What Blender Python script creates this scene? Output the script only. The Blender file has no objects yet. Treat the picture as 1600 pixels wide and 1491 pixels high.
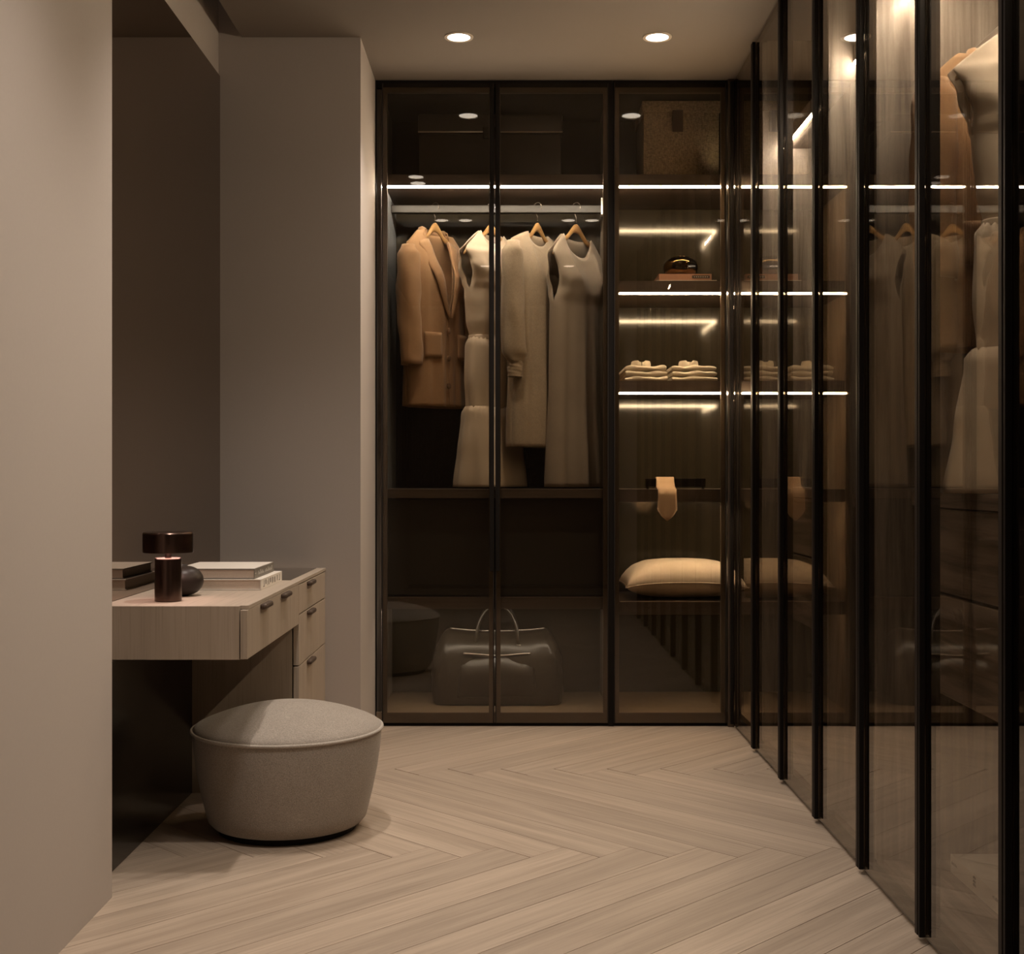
import bpy, bmesh, math, random
from mathutils import Vector, Matrix
random.seed(7)
PI = math.pi
scene = bpy.context.scene
COL = scene.collection

# ------------------------------------------------------------------ camera, world, exposure
F_PX = 1960.0
CAMZ = 1.003
cam_d = bpy.data.cameras.new('camera')
cam_d.sensor_fit = 'HORIZONTAL'; cam_d.sensor_width = 36.0
cam_d.lens = F_PX / 1600.0 * 36.0
cam_d.clip_start = 0.05; cam_d.clip_end = 50
cam = bpy.data.objects.new('camera', cam_d); COL.objects.link(cam)
cam.location = (0, 0, CAMZ); cam.rotation_euler = (PI/2, 0, 0)
scene.camera = cam

world = bpy.data.worlds.new('world'); scene.world = world
world.use_nodes = True
world.node_tree.nodes['Background'].inputs[0].default_value = (0.9, 0.8, 0.7, 1)
world.node_tree.nodes['Background'].inputs[1].default_value = 0.02
scene.view_settings.view_transform = 'Standard'
scene.view_settings.look = 'None'
scene.view_settings.exposure = -0.08
scene.view_settings.gamma = 1.0
scene.view_settings.use_curve_mapping = False
scene.cycles.use_denoising = True
scene.cycles.max_bounces = 14
scene.cycles.transparent_max_bounces = 24
scene.cycles.glossy_bounces = 6
scene.cycles.diffuse_bounces = 5
scene.cycles.sample_clamp_indirect = 4.0
scene.cycles.caustics_reflective = False
scene.cycles.caustics_refractive = False

SPOT_W = 26.0            # one ceiling downlight
SPOT_COL = (1.0, 0.89, 0.79)
LED_STRENGTH = 200.0
LED_COL_WHITE = (1.0, 0.885, 0.74)
LED_COL_AMBER = (1.0, 0.775, 0.51)

# plan of the place (metres; x right, y away from the camera, z up)
CEIL = 2.60
YB = 5.041               # back wardrobe door plane
XR = 0.887               # right wardrobe door plane
INV = [2.572e-3 - i*0.2385e-3 for i in range(9)]
YM = [F_PX*v for v in INV]                # joints of the right wardrobe doors, from the corner forward
XP = -0.550              # pillar / left end of the back wardrobe
YP = 4.556               # pillar front face
XMIR = -1.060            # mirror plane
XNEAR = -0.954           # near left wall
YNEAR = 2.992

# ------------------------------------------------------------------ materials
MATS = {}
def nmat(name):
    m = bpy.data.materials.new(name); m.use_nodes = True
    nt = m.node_tree
    for n in list(nt.nodes): nt.nodes.remove(n)
    out = nt.nodes.new('ShaderNodeOutputMaterial')
    MATS[name] = m
    return m, nt, out
def N(nt, kind, **kw):
    n = nt.nodes.new(kind)
    for k, v in kw.items():
        if k in n.inputs: n.inputs[k].default_value = v
        else: setattr(n, k, v)
    return n
def L(nt, a, b): nt.links.new(a, b)
def rgba(c): return (c[0], c[1], c[2], 1.0)
def mixrgb(nt, fac, a, b, blend='MIX'):
    n = nt.nodes.new('ShaderNodeMix'); n.data_type = 'RGBA'; n.blend_type = blend
    for sock, v in ((n.inputs[0], fac), (n.inputs[6], a), (n.inputs[7], b)):
        if hasattr(v, 'links'): L(nt, v, sock)
        elif isinstance(v, (int, float)): sock.default_value = v
        else: sock.default_value = rgba(v)
    return n.outputs[2]

def plain(name, col, rough=0.5, metal=0.0, bump=0.0, bscale=200.0, var=0.0, spec=0.5, sheen=0.0):
    m, nt, out = nmat(name)
    p = N(nt, 'ShaderNodeBsdfPrincipled')
    p.inputs['Roughness'].default_value = rough
    p.inputs['Metallic'].default_value = metal
    p.inputs['Specular IOR Level'].default_value = spec
    p.inputs['Sheen Weight'].default_value = sheen
    tc = N(nt, 'ShaderNodeTexCoord')
    nz = N(nt, 'ShaderNodeTexNoise'); nz.inputs['Scale'].default_value = bscale; nz.inputs['Detail'].default_value = 3
    L(nt, tc.outputs['Object'], nz.inputs['Vector'])
    a = tuple(c*(1-var) for c in col); b = tuple(min(1, c*(1+var)) for c in col)
    L(nt, mixrgb(nt, nz.outputs['Fac'], a, b), p.inputs['Base Color'])
    if bump > 0:
        bp = N(nt, 'ShaderNodeBump'); bp.inputs['Strength'].default_value = bump; bp.inputs['Distance'].default_value = 0.002
        L(nt, nz.outputs['Fac'], bp.inputs['Height']); L(nt, bp.outputs['Normal'], p.inputs['Normal'])
    L(nt, p.outputs[0], out.inputs[0])
    return m

def wood(name, light, dark, axis='Z', rough=0.45, scale=1.0, contrast=1.0, vary=0.0, spec=0.4):
    """grain runs along the object's local axis"""
    m, nt, out = nmat(name)
    p = N(nt, 'ShaderNodeBsdfPrincipled'); p.inputs['Roughness'].default_value = rough
    p.inputs['Specular IOR Level'].default_value = spec
    tc = N(nt, 'ShaderNodeTexCoord'); oi = N(nt, 'ShaderNodeObjectInfo')
    sc = {'X': (1.3, 26, 26), 'Y': (26, 1.3, 26), 'Z': (26, 26, 1.3)}[axis]
    add = N(nt, 'ShaderNodeVectorMath', operation='MULTIPLY_ADD')
    cmb = N(nt, 'ShaderNodeCombineXYZ')
    for i in range(3): L(nt, oi.outputs['Random'], cmb.inputs[i])
    add.inputs[1].default_value = (17.0, 31.0, 23.0)
    L(nt, cmb.outputs[0], add.inputs[0]); L(nt, tc.outputs['Object'], add.inputs[2])
    mp = N(nt, 'ShaderNodeMapping'); mp.inputs['Scale'].default_value = tuple(s*scale for s in sc)
    L(nt, add.outputs[0], mp.inputs['Vector'])
    n1 = N(nt, 'ShaderNodeTexNoise'); n1.inputs['Scale'].default_value = 1.0; n1.inputs['Detail'].default_value = 6
    n1.inputs['Roughness'].default_value = 0.62; n1.inputs['Distortion'].default_value = 0.5
    L(nt, mp.outputs[0], n1.inputs['Vector'])
    mp2 = N(nt, 'ShaderNodeMapping'); mp2.inputs['Scale'].default_value = tuple(s*scale*(7 if s > 5 else 2.5) for s in sc)
    L(nt, add.outputs[0], mp2.inputs['Vector'])
    n2 = N(nt, 'ShaderNodeTexNoise'); n2.inputs['Scale'].default_value = 1.0; n2.inputs['Detail'].default_value = 3
    L(nt, mp2.outputs[0], n2.inputs['Vector'])
    r1 = N(nt, 'ShaderNodeMapRange'); r1.inputs[1].default_value = 0.5-0.22/contrast; r1.inputs[2].default_value = 0.5+0.22/contrast
    L(nt, n1.outputs['Fac'], r1.inputs[0])
    c1 = mixrgb(nt, r1.outputs[0], dark, light)
    r2 = N(nt, 'ShaderNodeMapRange'); r2.inputs[1].default_value = 0.30; r2.inputs[2].default_value = 0.48
    r2.inputs[3].default_value = 0.82; r2.inputs[4].default_value = 1.0
    L(nt, n2.outputs['Fac'], r2.inputs[0])
    cc = N(nt, 'ShaderNodeCombineColor')
    for i in range(3): L(nt, r2.outputs[0], cc.inputs[i])
    c2 = mixrgb(nt, 1.0, c1, cc.outputs[0], 'MULTIPLY')
    if vary > 0:
        hs = N(nt, 'ShaderNodeHueSaturation')
        mr = N(nt, 'ShaderNodeMapRange'); mr.inputs[3].default_value = 1-vary; mr.inputs[4].default_value = 1+vary
        L(nt, oi.outputs['Random'], mr.inputs[0]); L(nt, mr.outputs[0], hs.inputs['Value'])
        L(nt, c2, hs.inputs['Color']); c2 = hs.outputs[0]
    L(nt, c2, p.inputs['Base Color'])
    bp = N(nt, 'ShaderNodeBump'); bp.inputs['Strength'].default_value = 0.12; bp.inputs['Distance'].default_value = 0.001
    L(nt, n2.outputs['Fac'], bp.inputs['Height']); L(nt, bp.outputs['Normal'], p.inputs['Normal'])
    L(nt, p.outputs[0], out.inputs[0])
    return m

def weave(name, col, scale=900.0, var=0.25, rough=0.9, bump=0.4, sheen=0.2, stripes=0.0):
    m, nt, out = nmat(name)
    p = N(nt, 'ShaderNodeBsdfPrincipled'); p.inputs['Roughness'].default_value = rough
    p.inputs['Sheen Weight'].default_value = sheen; p.inputs['Specular IOR Level'].default_value = 0.15
    tc = N(nt, 'ShaderNodeTexCoord')
    mpa = N(nt, 'ShaderNodeMapping'); mpa.inputs['Scale'].default_value = (1, 1, 0.28)
    L(nt, tc.outputs['Object'], mpa.inputs['Vector'])
    mpb = N(nt, 'ShaderNodeMapping'); mpb.inputs['Scale'].default_value = (0.28, 0.28, 1)
    L(nt, tc.outputs['Object'], mpb.inputs['Vector'])
    a = N(nt, 'ShaderNodeTexNoise'); a.inputs['Scale'].default_value = scale; a.inputs['Detail'].default_value = 1
    b = N(nt, 'ShaderNodeTexNoise'); b.inputs['Scale'].default_value = scale; b.inputs['Detail'].default_value = 1
    L(nt, mpa.outputs[0], a.inputs['Vector']); L(nt, mpb.outputs[0], b.inputs['Vector'])
    ad = N(nt, 'ShaderNodeMath', operation='ADD'); L(nt, a.outputs['Fac'], ad.inputs[0]); L(nt, b.outputs['Fac'], ad.inputs[1])
    mr = N(nt, 'ShaderNodeMapRange'); mr.inputs[1].default_value = 0.7; mr.inputs[2].default_value = 1.3
    L(nt, ad.outputs[0], mr.inputs[0])
    c = mixrgb(nt, mr.outputs[0], tuple(x*(1-var) for x in col), tuple(min(1, x*(1+var)) for x in col))
    big = N(nt, 'ShaderNodeTexNoise'); big.inputs['Scale'].default_value = 14.0
    L(nt, tc.outputs['Object'], big.inputs['Vector'])
    mb_ = N(nt, 'ShaderNodeMapRange'); mb_.inputs[3].default_value = 0.9; mb_.inputs[4].default_value = 1.08
    L(nt, big.outputs['Fac'], mb_.inputs[0])
    cc = N(nt, 'ShaderNodeCombineColor')
    for i in range(3): L(nt, mb_.outputs[0], cc.inputs[i])
    L(nt, mixrgb(nt, 1.0, c, cc.outputs[0], 'MULTIPLY'), p.inputs['Base Color'])
    bp = N(nt, 'ShaderNodeBump'); bp.inputs['Strength'].default_value = bump; bp.inputs['Distance'].default_value = 0.001
    L(nt, ad.outputs[0], bp.inputs['Height']); L(nt, bp.outputs['Normal'], p.inputs['Normal'])
    L(nt, p.outputs[0], out.inputs[0])
    return m

def emit(name, col, strength):
    m, nt, out = nmat(name)
    e = N(nt, 'ShaderNodeEmission'); e.inputs[0].default_value = rgba(col); e.inputs[1].default_value = strength
    L(nt, e.outputs[0], out.inputs[0]); return m

def smoked_glass(name, tint, ior=1.55, rough=0.0):
    """flat sheet glass: tinted straight-through transmission plus Fresnel reflection on both faces"""
    m, nt, out = nmat(name)
    tr = N(nt, 'ShaderNodeBsdfTransparent'); tr.inputs[0].default_value = rgba(tint)
    gl = N(nt, 'ShaderNodeBsdfGlossy'); gl.inputs['Roughness'].default_value = rough
    gl.inputs['Color'].default_value = (0.95, 0.92, 0.88, 1)
    fr = N(nt, 'ShaderNodeFresnel')
    ge = N(nt, 'ShaderNodeNewGeometry')
    mr = N(nt, 'ShaderNodeMapRange'); mr.inputs[3].default_value = ior; mr.inputs[4].default_value = 1.0/ior
    L(nt, ge.outputs['Backfacing'], mr.inputs[0]); L(nt, mr.outputs[0], fr.inputs['IOR'])
    mx = N(nt, 'ShaderNodeMixShader')
    L(nt, fr.outputs[0], mx.inputs[0]); L(nt, tr.outputs[0], mx.inputs[1]); L(nt, gl.outputs[0], mx.inputs[2])
    L(nt, mx.outputs[0], out.inputs[0]); return m

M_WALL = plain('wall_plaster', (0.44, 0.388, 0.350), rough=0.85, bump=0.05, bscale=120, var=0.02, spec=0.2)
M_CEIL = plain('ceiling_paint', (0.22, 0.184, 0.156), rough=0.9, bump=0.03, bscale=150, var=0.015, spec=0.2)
M_PLANK = wood('oak_plank', (0.460, 0.366, 0.284), (0.318, 0.246, 0.187), 'X', rough=0.42, scale=1.0, contrast=1.15, vary=0.09)
M_SUB = plain('subfloor', (0.10, 0.075, 0.05), rough=0.8, var=0.05)
M_OAKZ = wood('pale_oak_vertical', (0.40, 0.325, 0.255), (0.33, 0.262, 0.20), 'Z', rough=0.5, scale=1.1, contrast=0.7)
M_OAKY = wood('pale_oak_long', (0.42, 0.345, 0.275), (0.36, 0.29, 0.228), 'Y', rough=0.5, scale=1.1, contrast=0.7)
M_DWOODZ = wood('smoked_oak_vertical', (0.335, 0.287, 0.240), (0.115, 0.093, 0.076), 'Z', rough=0.5, scale=1.0, contrast=1.8, spec=0.25)
M_DWOODY = wood('smoked_oak_long', (0.36, 0.292, 0.245), (0.120, 0.094, 0.078), 'Y', rough=0.5, scale=1.1, contrast=1.6)
M_DWOODX = wood('smoked_oak_cross', (0.115, 0.086, 0.066), (0.055, 0.041, 0.031), 'X', rough=0.45, scale=0.9, contrast=1.0)
M_LINER = wood('warm_oak_liner', (0.26, 0.19, 0.125), (0.19, 0.135, 0.088), 'Z', rough=0.5, scale=0.9, contrast=0.8)
M_FRAME = plain('bronze_frame', (0.135, 0.104, 0.078), rough=0.35, metal=0.7, var=0.05)
M_BLACK = plain('black_profile', (0.012, 0.010, 0.009), rough=0.5, var=0.1, spec=0.08)
M_PULL = plain('dark_bronze_pull', (0.026, 0.021, 0.018), rough=0.5, metal=0.0, var=0.1, spec=0.08)
M_RAIL = plain('matt_black_rail', (0.014, 0.012, 0.010), rough=0.3, spec=0.2, var=0.1)
M_HANDLE = plain('brown_bronze_handle', (0.085, 0.058, 0.043), rough=0.45, metal=0.5, var=0.1)
M_GLASS = smoked_glass('smoked_glass', (0.80, 0.765, 0.71), ior=1.50)
M_GLASSR = smoked_glass('smoked_glass_side', (0.80, 0.765, 0.71), ior=1.78)
M_BACKP = plain('bronze_back_panel', (0.034, 0.028, 0.018), rough=0.095, metal=0.0, var=0.0, spec=0.35)
M_FLUTE = plain('fluted_dark_panel', (0.020, 0.017, 0.015), rough=0.25, var=0.1, spec=0.6)
M_FLUTES = plain('fluted_panel_cool_reflection', (0.17, 0.185, 0.20), rough=0.25, var=0.1, spec=0.6)  # bluish grey base colour stands in for a cool reflection on the ribs
M_MIRROR = plain('bronze_mirror', (0.30, 0.235, 0.185), rough=0.02, metal=1.0, var=0.0)
M_LACQ = plain('black_lacquer', (0.010, 0.008, 0.006), rough=0.2, var=0.05)
M_SMOKE = plain('smoked_drawer_front', (0.034, 0.030, 0.026), rough=0.3, var=0.05)
M_CHROME = plain('brushed_steel', (0.55, 0.50, 0.44), rough=0.28, metal=1.0, var=0.05)
M_LEDW = emit('led_warm_white', LED_COL_WHITE, LED_STRENGTH*1.25)
M_LEDS = emit('led_side_run', LED_COL_WHITE, LED_STRENGTH*2.1)
M_LEDA = emit('led_amber', LED_COL_AMBER, LED_STRENGTH)
M_LEDAM = emit('led_amber_mid', LED_COL_AMBER, LED_STRENGTH*0.7)
M_LEDAL = emit('led_amber_low', LED_COL_AMBER, LED_STRENGTH*0.2)
M_LEDL = emit('led_dimmed', LED_COL_WHITE, LED_STRENGTH*0.25)
M_LENS = emit('downlight_lens', (1.0, 0.90, 0.78), 9.0)
M_TRIM = plain('downlight_trim', (0.50, 0.42, 0.34), rough=0.5, var=0.02)
M_HANG = wood('hanger_wood', (0.48, 0.29, 0.12), (0.36, 0.20, 0.075), 'X', rough=0.4, scale=2)
M_POUF = weave('greige_boucle', (0.305, 0.264, 0.226), scale=900, var=0.30, bump=0.5)
M_PIPE = weave('greige_piping', (0.38, 0.335, 0.29), scale=700, var=0.2)
M_CAMEL = weave('camel_wool', (0.36, 0.215, 0.115), scale=700, var=0.12, bump=0.25)
M_CAMELD = weave('camel_lining', (0.20, 0.115, 0.06), scale=700, var=0.1)
M_CREAM = weave('cream_cotton', (0.64, 0.53, 0.41), scale=1200, var=0.05, bump=0.1)
M_SAND = weave('sand_knit', (0.42, 0.34, 0.25), scale=520, var=0.16, bump=0.3)
M_TAUPE = weave('taupe_linen', (0.37, 0.305, 0.235), scale=900, var=0.10, bump=0.2)
M_SHIRT = weave('ivory_knit', (0.84, 0.76, 0.63), scale=700, var=0.08, bump=0.25)
M_PILLOW = weave('beige_velvet', (0.68, 0.56, 0.44), scale=700, var=0.08, bump=0.15, sheen=0.4)
M_SCARF = weave('apricot_silk', (0.66, 0.46, 0.30), scale=1200, var=0.05, bump=0.05)
M_BOXF = weave('brown_raffia', (0.50, 0.395, 0.275), scale=300, var=0.35, bump=0.8)
M_TAG = plain('brown_leather_tag', (0.075, 0.042, 0.024), rough=0.5, var=0.1)
M_TRUNK = plain('dark_brown_trunk_leather', (0.030, 0.020, 0.015), rough=0.4, bump=0.2, bscale=300, var=0.15)
M_BAG = plain('olive_brown_leather', (0.036, 0.029, 0.020), rough=0.30, bump=0.25, bscale=260, var=0.15)
M_BRONZE = plain('lamp_bronze', (0.125, 0.082, 0.068), rough=0.25, metal=1.0, var=0.04)
M_LAMPGLOW = emit('lamp_diffuser', (1.0, 0.62, 0.53), 14.0)
M_PAPER = plain('book_pages', (0.55, 0.46, 0.38), rough=0.9, bump=0.0, bscale=400, var=0.10)
M_COVERW = plain('white_book_cover', (0.66, 0.60, 0.53), rough=0.55, var=0.03)
M_COVERB = plain('bright_white_cover', (0.82, 0.78, 0.73), rough=0.5, var=0.02)
M_COVERG = plain('grey_book_cover', (0.17, 0.148, 0.122), rough=0.5, var=0.05)
M_TERRA = plain('terracotta_book_cover', (0.46, 0.25, 0.165), rough=0.6, var=0.06)
M_INK = plain('printed_ink', (0.06, 0.048, 0.04), rough=0.6, var=0.1)
M_INKL = plain('pale_print', (0.55, 0.50, 0.44), rough=0.6, var=0.05)
M_VASE = plain('dark_glazed_vase', (0.022, 0.016, 0.013), rough=0.38, var=0.1, spec=0.2)
M_GOLD = plain('smoked_gold_glass', (0.11, 0.075, 0.035), rough=0.05, metal=1.0, var=0.03)
M_TOPGL = plain('dark_tinted_top', (0.055, 0.042, 0.034), rough=0.08, var=0.02)

# ------------------------------------------------------------------ mesh helpers
class MB:
    def __init__(s): s.v = []; s.f = []
    def add(s, vs, fs):
        o = len(s.v); s.v += [tuple(p) for p in vs]; s.f += [tuple(i+o for i in f) for f in fs]; return s
    def box(s, x0, x1, y0, y1, z0, z1, bev=0.0):
        if x0 > x1: x0, x1 = x1, x0
        if y0 > y1: y0, y1 = y1, y0
        if bev <= 0:
            return s.add([(x0,y0,z0),(x1,y0,z0),(x1,y1,z0),(x0,y1,z0),(x0,y0,z1),(x1,y0,z1),(x1,y1,z1),(x0,y1,z1)],
                         [(0,3,2,1),(4,5,6,7),(0,1,5,4),(1,2,6,5),(2,3,7,6),(3,0,4,7)])
        bm = bmesh.new(); bmesh.ops.create_cube(bm, size=1)
        for v in bm.verts:
            v.co = Vector(((x0+x1)/2+v.co.x*(x1-x0), (y0+y1)/2+v.co.y*(y1-y0), (z0+z1)/2+v.co.z*(z1-z0)))
        bmesh.ops.bevel(bm, geom=bm.edges[:], offset=bev, segments=2, affect='EDGES', profile=0.5)
        bm.verts.index_update()
        s.add([v.co[:] for v in bm.verts], [[v.index for v in f.verts] for f in bm.faces]); bm.free(); return s
    def lathe(s, prof, cx=0, cy=0, cz=0, n=48):
        vs = []; fs = []; m = len(prof)
        for i in range(n):
            a = 2*PI*i/n
            for r, z in prof: vs.append((cx+r*math.cos(a), cy+r*math.sin(a), cz+z))
        for i in range(n):
            j = (i+1) % n
            for k in range(m-1):
                fs.append((i*m+k, j*m+k, j*m+k+1, i*m+k+1))
        return s.add(vs, fs)
    def tube(s, pts, r, n=10, closed=False, squash=None):
        pts = [Vector(p) for p in pts]; K = len(pts); vs = []; fs = []
        rr = r if isinstance(r, (list, tuple)) else [r]*K
        up = Vector((0,0,1))
        for i, p in enumerate(pts):
            a = pts[(i-1) % K] if (closed or i > 0) else p
            b = pts[(i+1) % K] if (closed or i < K-1) else p
            t = (b-a).normalized()
            u = up.cross(t)
            if u.length < 0.05: u = Vector((0,1,0)).cross(t)
            u.normalize(); w = t.cross(u)
            sq = squash if squash else (1, 1)
            for k in range(n):
                q = 2*PI*k/n
                vs.append(p + u*math.cos(q)*rr[i]*sq[0] + w*math.sin(q)*rr[i]*sq[1])
        for i in range(K if closed else K-1):
            j = (i+1) % K
            for k in range(n):
                l = (k+1) % n
                fs.append((i*n+k, i*n+l, j*n+l, j*n+k))
        if not closed:
            fs.append(tuple(range(n-1, -1, -1))); fs.append(tuple((K-1)*n+k for k in range(n)))
        return s.add(vs, fs)
    def grid(s, rows, wrap=False):
        m = len(rows[0]); vs = [p for r in rows for p in r]; fs = []
        for i in range(len(rows)-1):
            for k in range(m if wrap else m-1):
                l = (k+1) % m
                fs.append((i*m+k, i*m+l, (i+1)*m+l, (i+1)*m+k))
        return s.add(vs, fs)

WORLD = {}
def tag(o, label, cat, group=None):
    o['label'] = label; o['category'] = cat
    if group: o['group'] = group
    return o
def thing(name, label, cat, loc=(0,0,0), group=None, rotz=0):
    e = bpy.data.objects.new(name, None); COL.objects.link(e); e.empty_display_size = 0.05
    e.location = loc; e.rotation_euler = (0,0,rotz); WORLD[e] = Vector(loc)
    if label: tag(e, label, cat, group)
    return e
def build(mb, name, mat, parent=None, smooth=False, local=False, weld=0.0, solid=0.0, recalc=True, sub=0, base=False, auto=None):
    """links ONE mesh object; coordinates are world (or the parent's, when local)"""
    me = bpy.data.meshes.new(name)
    me.from_pydata([tuple(v) for v in mb.v], [], mb.f)
    xs = [v[0] for v in mb.v]; ys = [v[1] for v in mb.v]; zs = [v[2] for v in mb.v]
    c = Vector(((min(xs)+max(xs))/2, (min(ys)+max(ys))/2, min(zs) if base else (min(zs)+max(zs))/2))
    me.transform(Matrix.Translation(-c))
    bm = bmesh.new(); bm.from_mesh(me)
    if weld > 0: bmesh.ops.remove_doubles(bm, verts=bm.verts, dist=weld)
    if recalc: bmesh.ops.recalc_face_normals(bm, faces=bm.faces)
    bm.to_mesh(me); bm.free()
    if smooth:
        me.polygons.foreach_set('use_smooth', [True]*len(me.polygons))
    me.materials.append(mat)
    o = bpy.data.objects.new(name, me); COL.objects.link(o)
    pw = Vector((0,0,0))
    if parent is not None:
        o.parent = parent
        if not local: pw = WORLD[parent]
    o.location = c - pw
    WORLD[o] = c if (parent is None or not local) else c
    if auto is not None and smooth:
        me.set_sharp_from_angle(angle=auto)
    if solid > 0:
        md = o.modifiers.new('thickness', 'SOLIDIFY'); md.thickness = solid; md.offset = 0
    if sub:
        md = o.modifiers.new('smooth', 'SUBSURF'); md.levels = sub; md.render_levels = sub
    return o
def struct(mb, name, mat, label=None, **kw):
    o = build(mb, name, mat, **kw); o['kind'] = 'structure'
    if label: o['label'] = label
    return o
def copy_tree(o, parent=None):
    c = o.copy(); COL.objects.link(c)
    WORLD[c] = WORLD.get(o, Vector((0,0,0))).copy()
    if parent is not None: c.parent = parent
    for ch in list(o.children): copy_tree(ch, c)
    return c

# ------------------------------------------------------------------ room shell
Y0 = -1.60
struct(MB().box(-1.30, XNEAR, Y0, YNEAR, 0, 2.95), 'wall_near', M_WALL, 'plain greige plastered wall in the left foreground')
struct(MB().box(-1.30, XMIR-0.006, YNEAR, YP, 0, 2.95), 'wall_left', M_WALL, 'greige wall behind the tall bronze mirror')
struct(MB().box(-1.30, XP, YP, 5.72, 0, CEIL).box(-1.30, -0.981, YP, 4.75, CEIL, 2.95), 'wall_return', M_WALL, 'greige pillar wall between vanity desk and glass wardrobe')
struct(MB().box(XP, 1.56, 5.585, 5.72, 0, CEIL), 'wall_back', M_WALL)
struct(MB().box(1.435, 1.56, Y0, 5.585, 0, CEIL), 'wall_right', M_WALL)
struct(MB().box(-1.30, 1.56, Y0-0.12, Y0, 0, 2.95), 'wall_behind', M_WALL)
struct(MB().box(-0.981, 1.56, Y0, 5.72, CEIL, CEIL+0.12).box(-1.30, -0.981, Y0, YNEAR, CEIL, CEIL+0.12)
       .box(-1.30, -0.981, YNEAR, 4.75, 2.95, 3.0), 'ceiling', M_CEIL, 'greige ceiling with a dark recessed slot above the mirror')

# herringbone floor: every plank is a part of the floor
floor = struct(MB().box(-1.30, 1.56, Y0, 5.72, -0.06, -0.0125), 'floor', M_SUB, 'pale oak herringbone floor')
PL, PW = 1.29, 0.129
S2 = math.sqrt(2)
FX0, FX1, FY0, FY1 = -1.058, XR+0.03, Y0+0.01, YB+0.05
def clip(poly):
    def cut(poly, f, inter):
        out = []
        for i in range(len(poly)):
            a, b = poly[i], poly[(i+1) % len(poly)]
            if f(a): out.append(a)
            if f(a) != f(b): out.append(inter(a, b))
        return out
    for ax, val, sg in ((0, FX0, 1), (0, FX1, -1), (1, FY0, 1), (1, FY1, -1)):
        poly = cut(poly, lambda p: sg*(p[ax]-val) >= 0,
                   lambda a, b: tuple(a[k]+(b[k]-a[k])*((val-a[ax])/(b[ax]-a[ax])) for k in (0, 1)))
        if len(poly) < 3: return []
    return poly
def plank(cx, cy, ang):
    ca, sa = math.cos(ang), math.sin(ang)
    g = 0.0007
    pts = []
    for a, b in ((-1,-1),(1,-1),(1,1),(-1,1)):
        lx, ly = a*(PL/2-g), b*(PW/2-g)
        pts.append((cx+lx*ca-ly*sa, cy+lx*sa+ly*ca))
    pts = clip(pts)
    if len(pts) < 3: return
    loc = [((x-cx)*ca+(y-cy)*sa, -(x-cx)*sa+(y-cy)*ca) for x, y in pts]
    area = 0.5*abs(sum(loc[i][0]*loc[(i+1) % len(loc)][1]-loc[(i+1) % len(loc)][0]*loc[i][1] for i in range(len(loc))))
    if area < 0.0008: return
    mx = sum(p[0] for p in loc)/len(loc); my = sum(p[1] for p in loc)/len(loc)
    n = len(loc)
    def ring(inset, z):
        r = []
        for x, y in loc:
            d = math.hypot(x-mx, y-my) or 1
            r.append((x-(x-mx)/d*inset, y-(y-my)/d*inset, z))
        return r
    vs = ring(0, -0.012) + ring(0, -0.0012) + ring(0.0012, 0.0)
    fs = [tuple(range(2*n, 3*n))]
    for k in range(2):
        for i in range(n):
            j = (i+1) % n
            fs.append((k*n+i, k*n+j, (k+1)*n+j, (k+1)*n+i))
    me = bpy.data.meshes.new('plank'); me.from_pydata(vs, [], fs); me.materials.append(M_PLANK)
    bm = bmesh.new(); bm.from_mesh(me); bmesh.ops.recalc_face_normals(bm, faces=bm.faces)
    up = max(bm.faces, key=lambda f: len(f.verts) if abs(f.normal.z) > 0.9 else 0)
    if up.normal.z < 0: bmesh.ops.reverse_faces(bm, faces=bm.faces)
    bm.to_mesh(me); bm.free()
    o = bpy.data.objects.new('plank', me); COL.objects.link(o); o.parent = floor
    o.location = Vector((cx, cy, 0)) - WORLD[floor]; o.rotation_euler = (0, 0, ang)
STEP = PW*S2
half = (PL-PW)/(2*S2)
cy0 = 4.219+(PL+PW)/(2*S2)
tipx = 0.4197
for ci in range(0, 7):
    cy = cy0 - ci*PL/S2
    if ci % 2 == 0:
        # planks running away to the right; tips at the far/near corners
        phase = (0.4197 + half) if ci == 0 else (0.414 + STEP/2*((ci//2) % 2 and 1 or 0) - half)
        ang = PI/4
        if ci > 0: phase = 0.414+STEP/2-half + (ci//2-1)*STEP
    else:
        phase = 0.414-half; ang = -PI/4
    k0 = int(math.floor((FX0-0.6-phase)/STEP)); k1 = int(math.ceil((FX1+0.6-phase)/STEP))
    for k in range(k0, k1+1): plank(phase+k*STEP, cy, ang)

# ------------------------------------------------------------------ downlights (ceiling lamps, each with its own light)
def downlight(x, y, label, watts=SPOT_W, group='recessed ceiling downlights', size=100):
    t = thing('downlight', label, 'downlight', (x, y, CEIL), group)
    build(MB().lathe([(0.041, 0.0), (0.041, -0.0035), (0.052, -0.0035), (0.053, 0.0)], x, y, CEIL, 40), 'trim_ring', M_TRIM, t, True, auto=0.6)
    build(MB().lathe([(0.0, -0.002), (0.041, -0.002)], x, y, CEIL, 40), 'lens', M_LENS, t, recalc=True)
    ld = bpy.data.lights.new('downlight_beam', 'SPOT'); ld.energy = watts; ld.color = SPOT_COL
    ld.spot_size = math.radians(size); ld.spot_blend = 1.0; ld.shadow_soft_size = 0.03
    lo = bpy.data.objects.new('downlight_beam', ld); COL.objects.link(lo); lo.parent = t; lo.location = (0, 0, -0.012)
    return t
downlight(-0.193, 4.55, 'round ceiling downlight nearest the pillar, above the double wardrobe', 56)
downlight(0.527, 4.55, 'round ceiling downlight above the corner shelves', 56)
downlight(-0.51, 3.42, 'round ceiling downlight over the vanity, seen only as far reflection', 48)
downlight(-0.51, 3.277, 'round ceiling downlight over the vanity, seen only as near reflection', 48)
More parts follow.
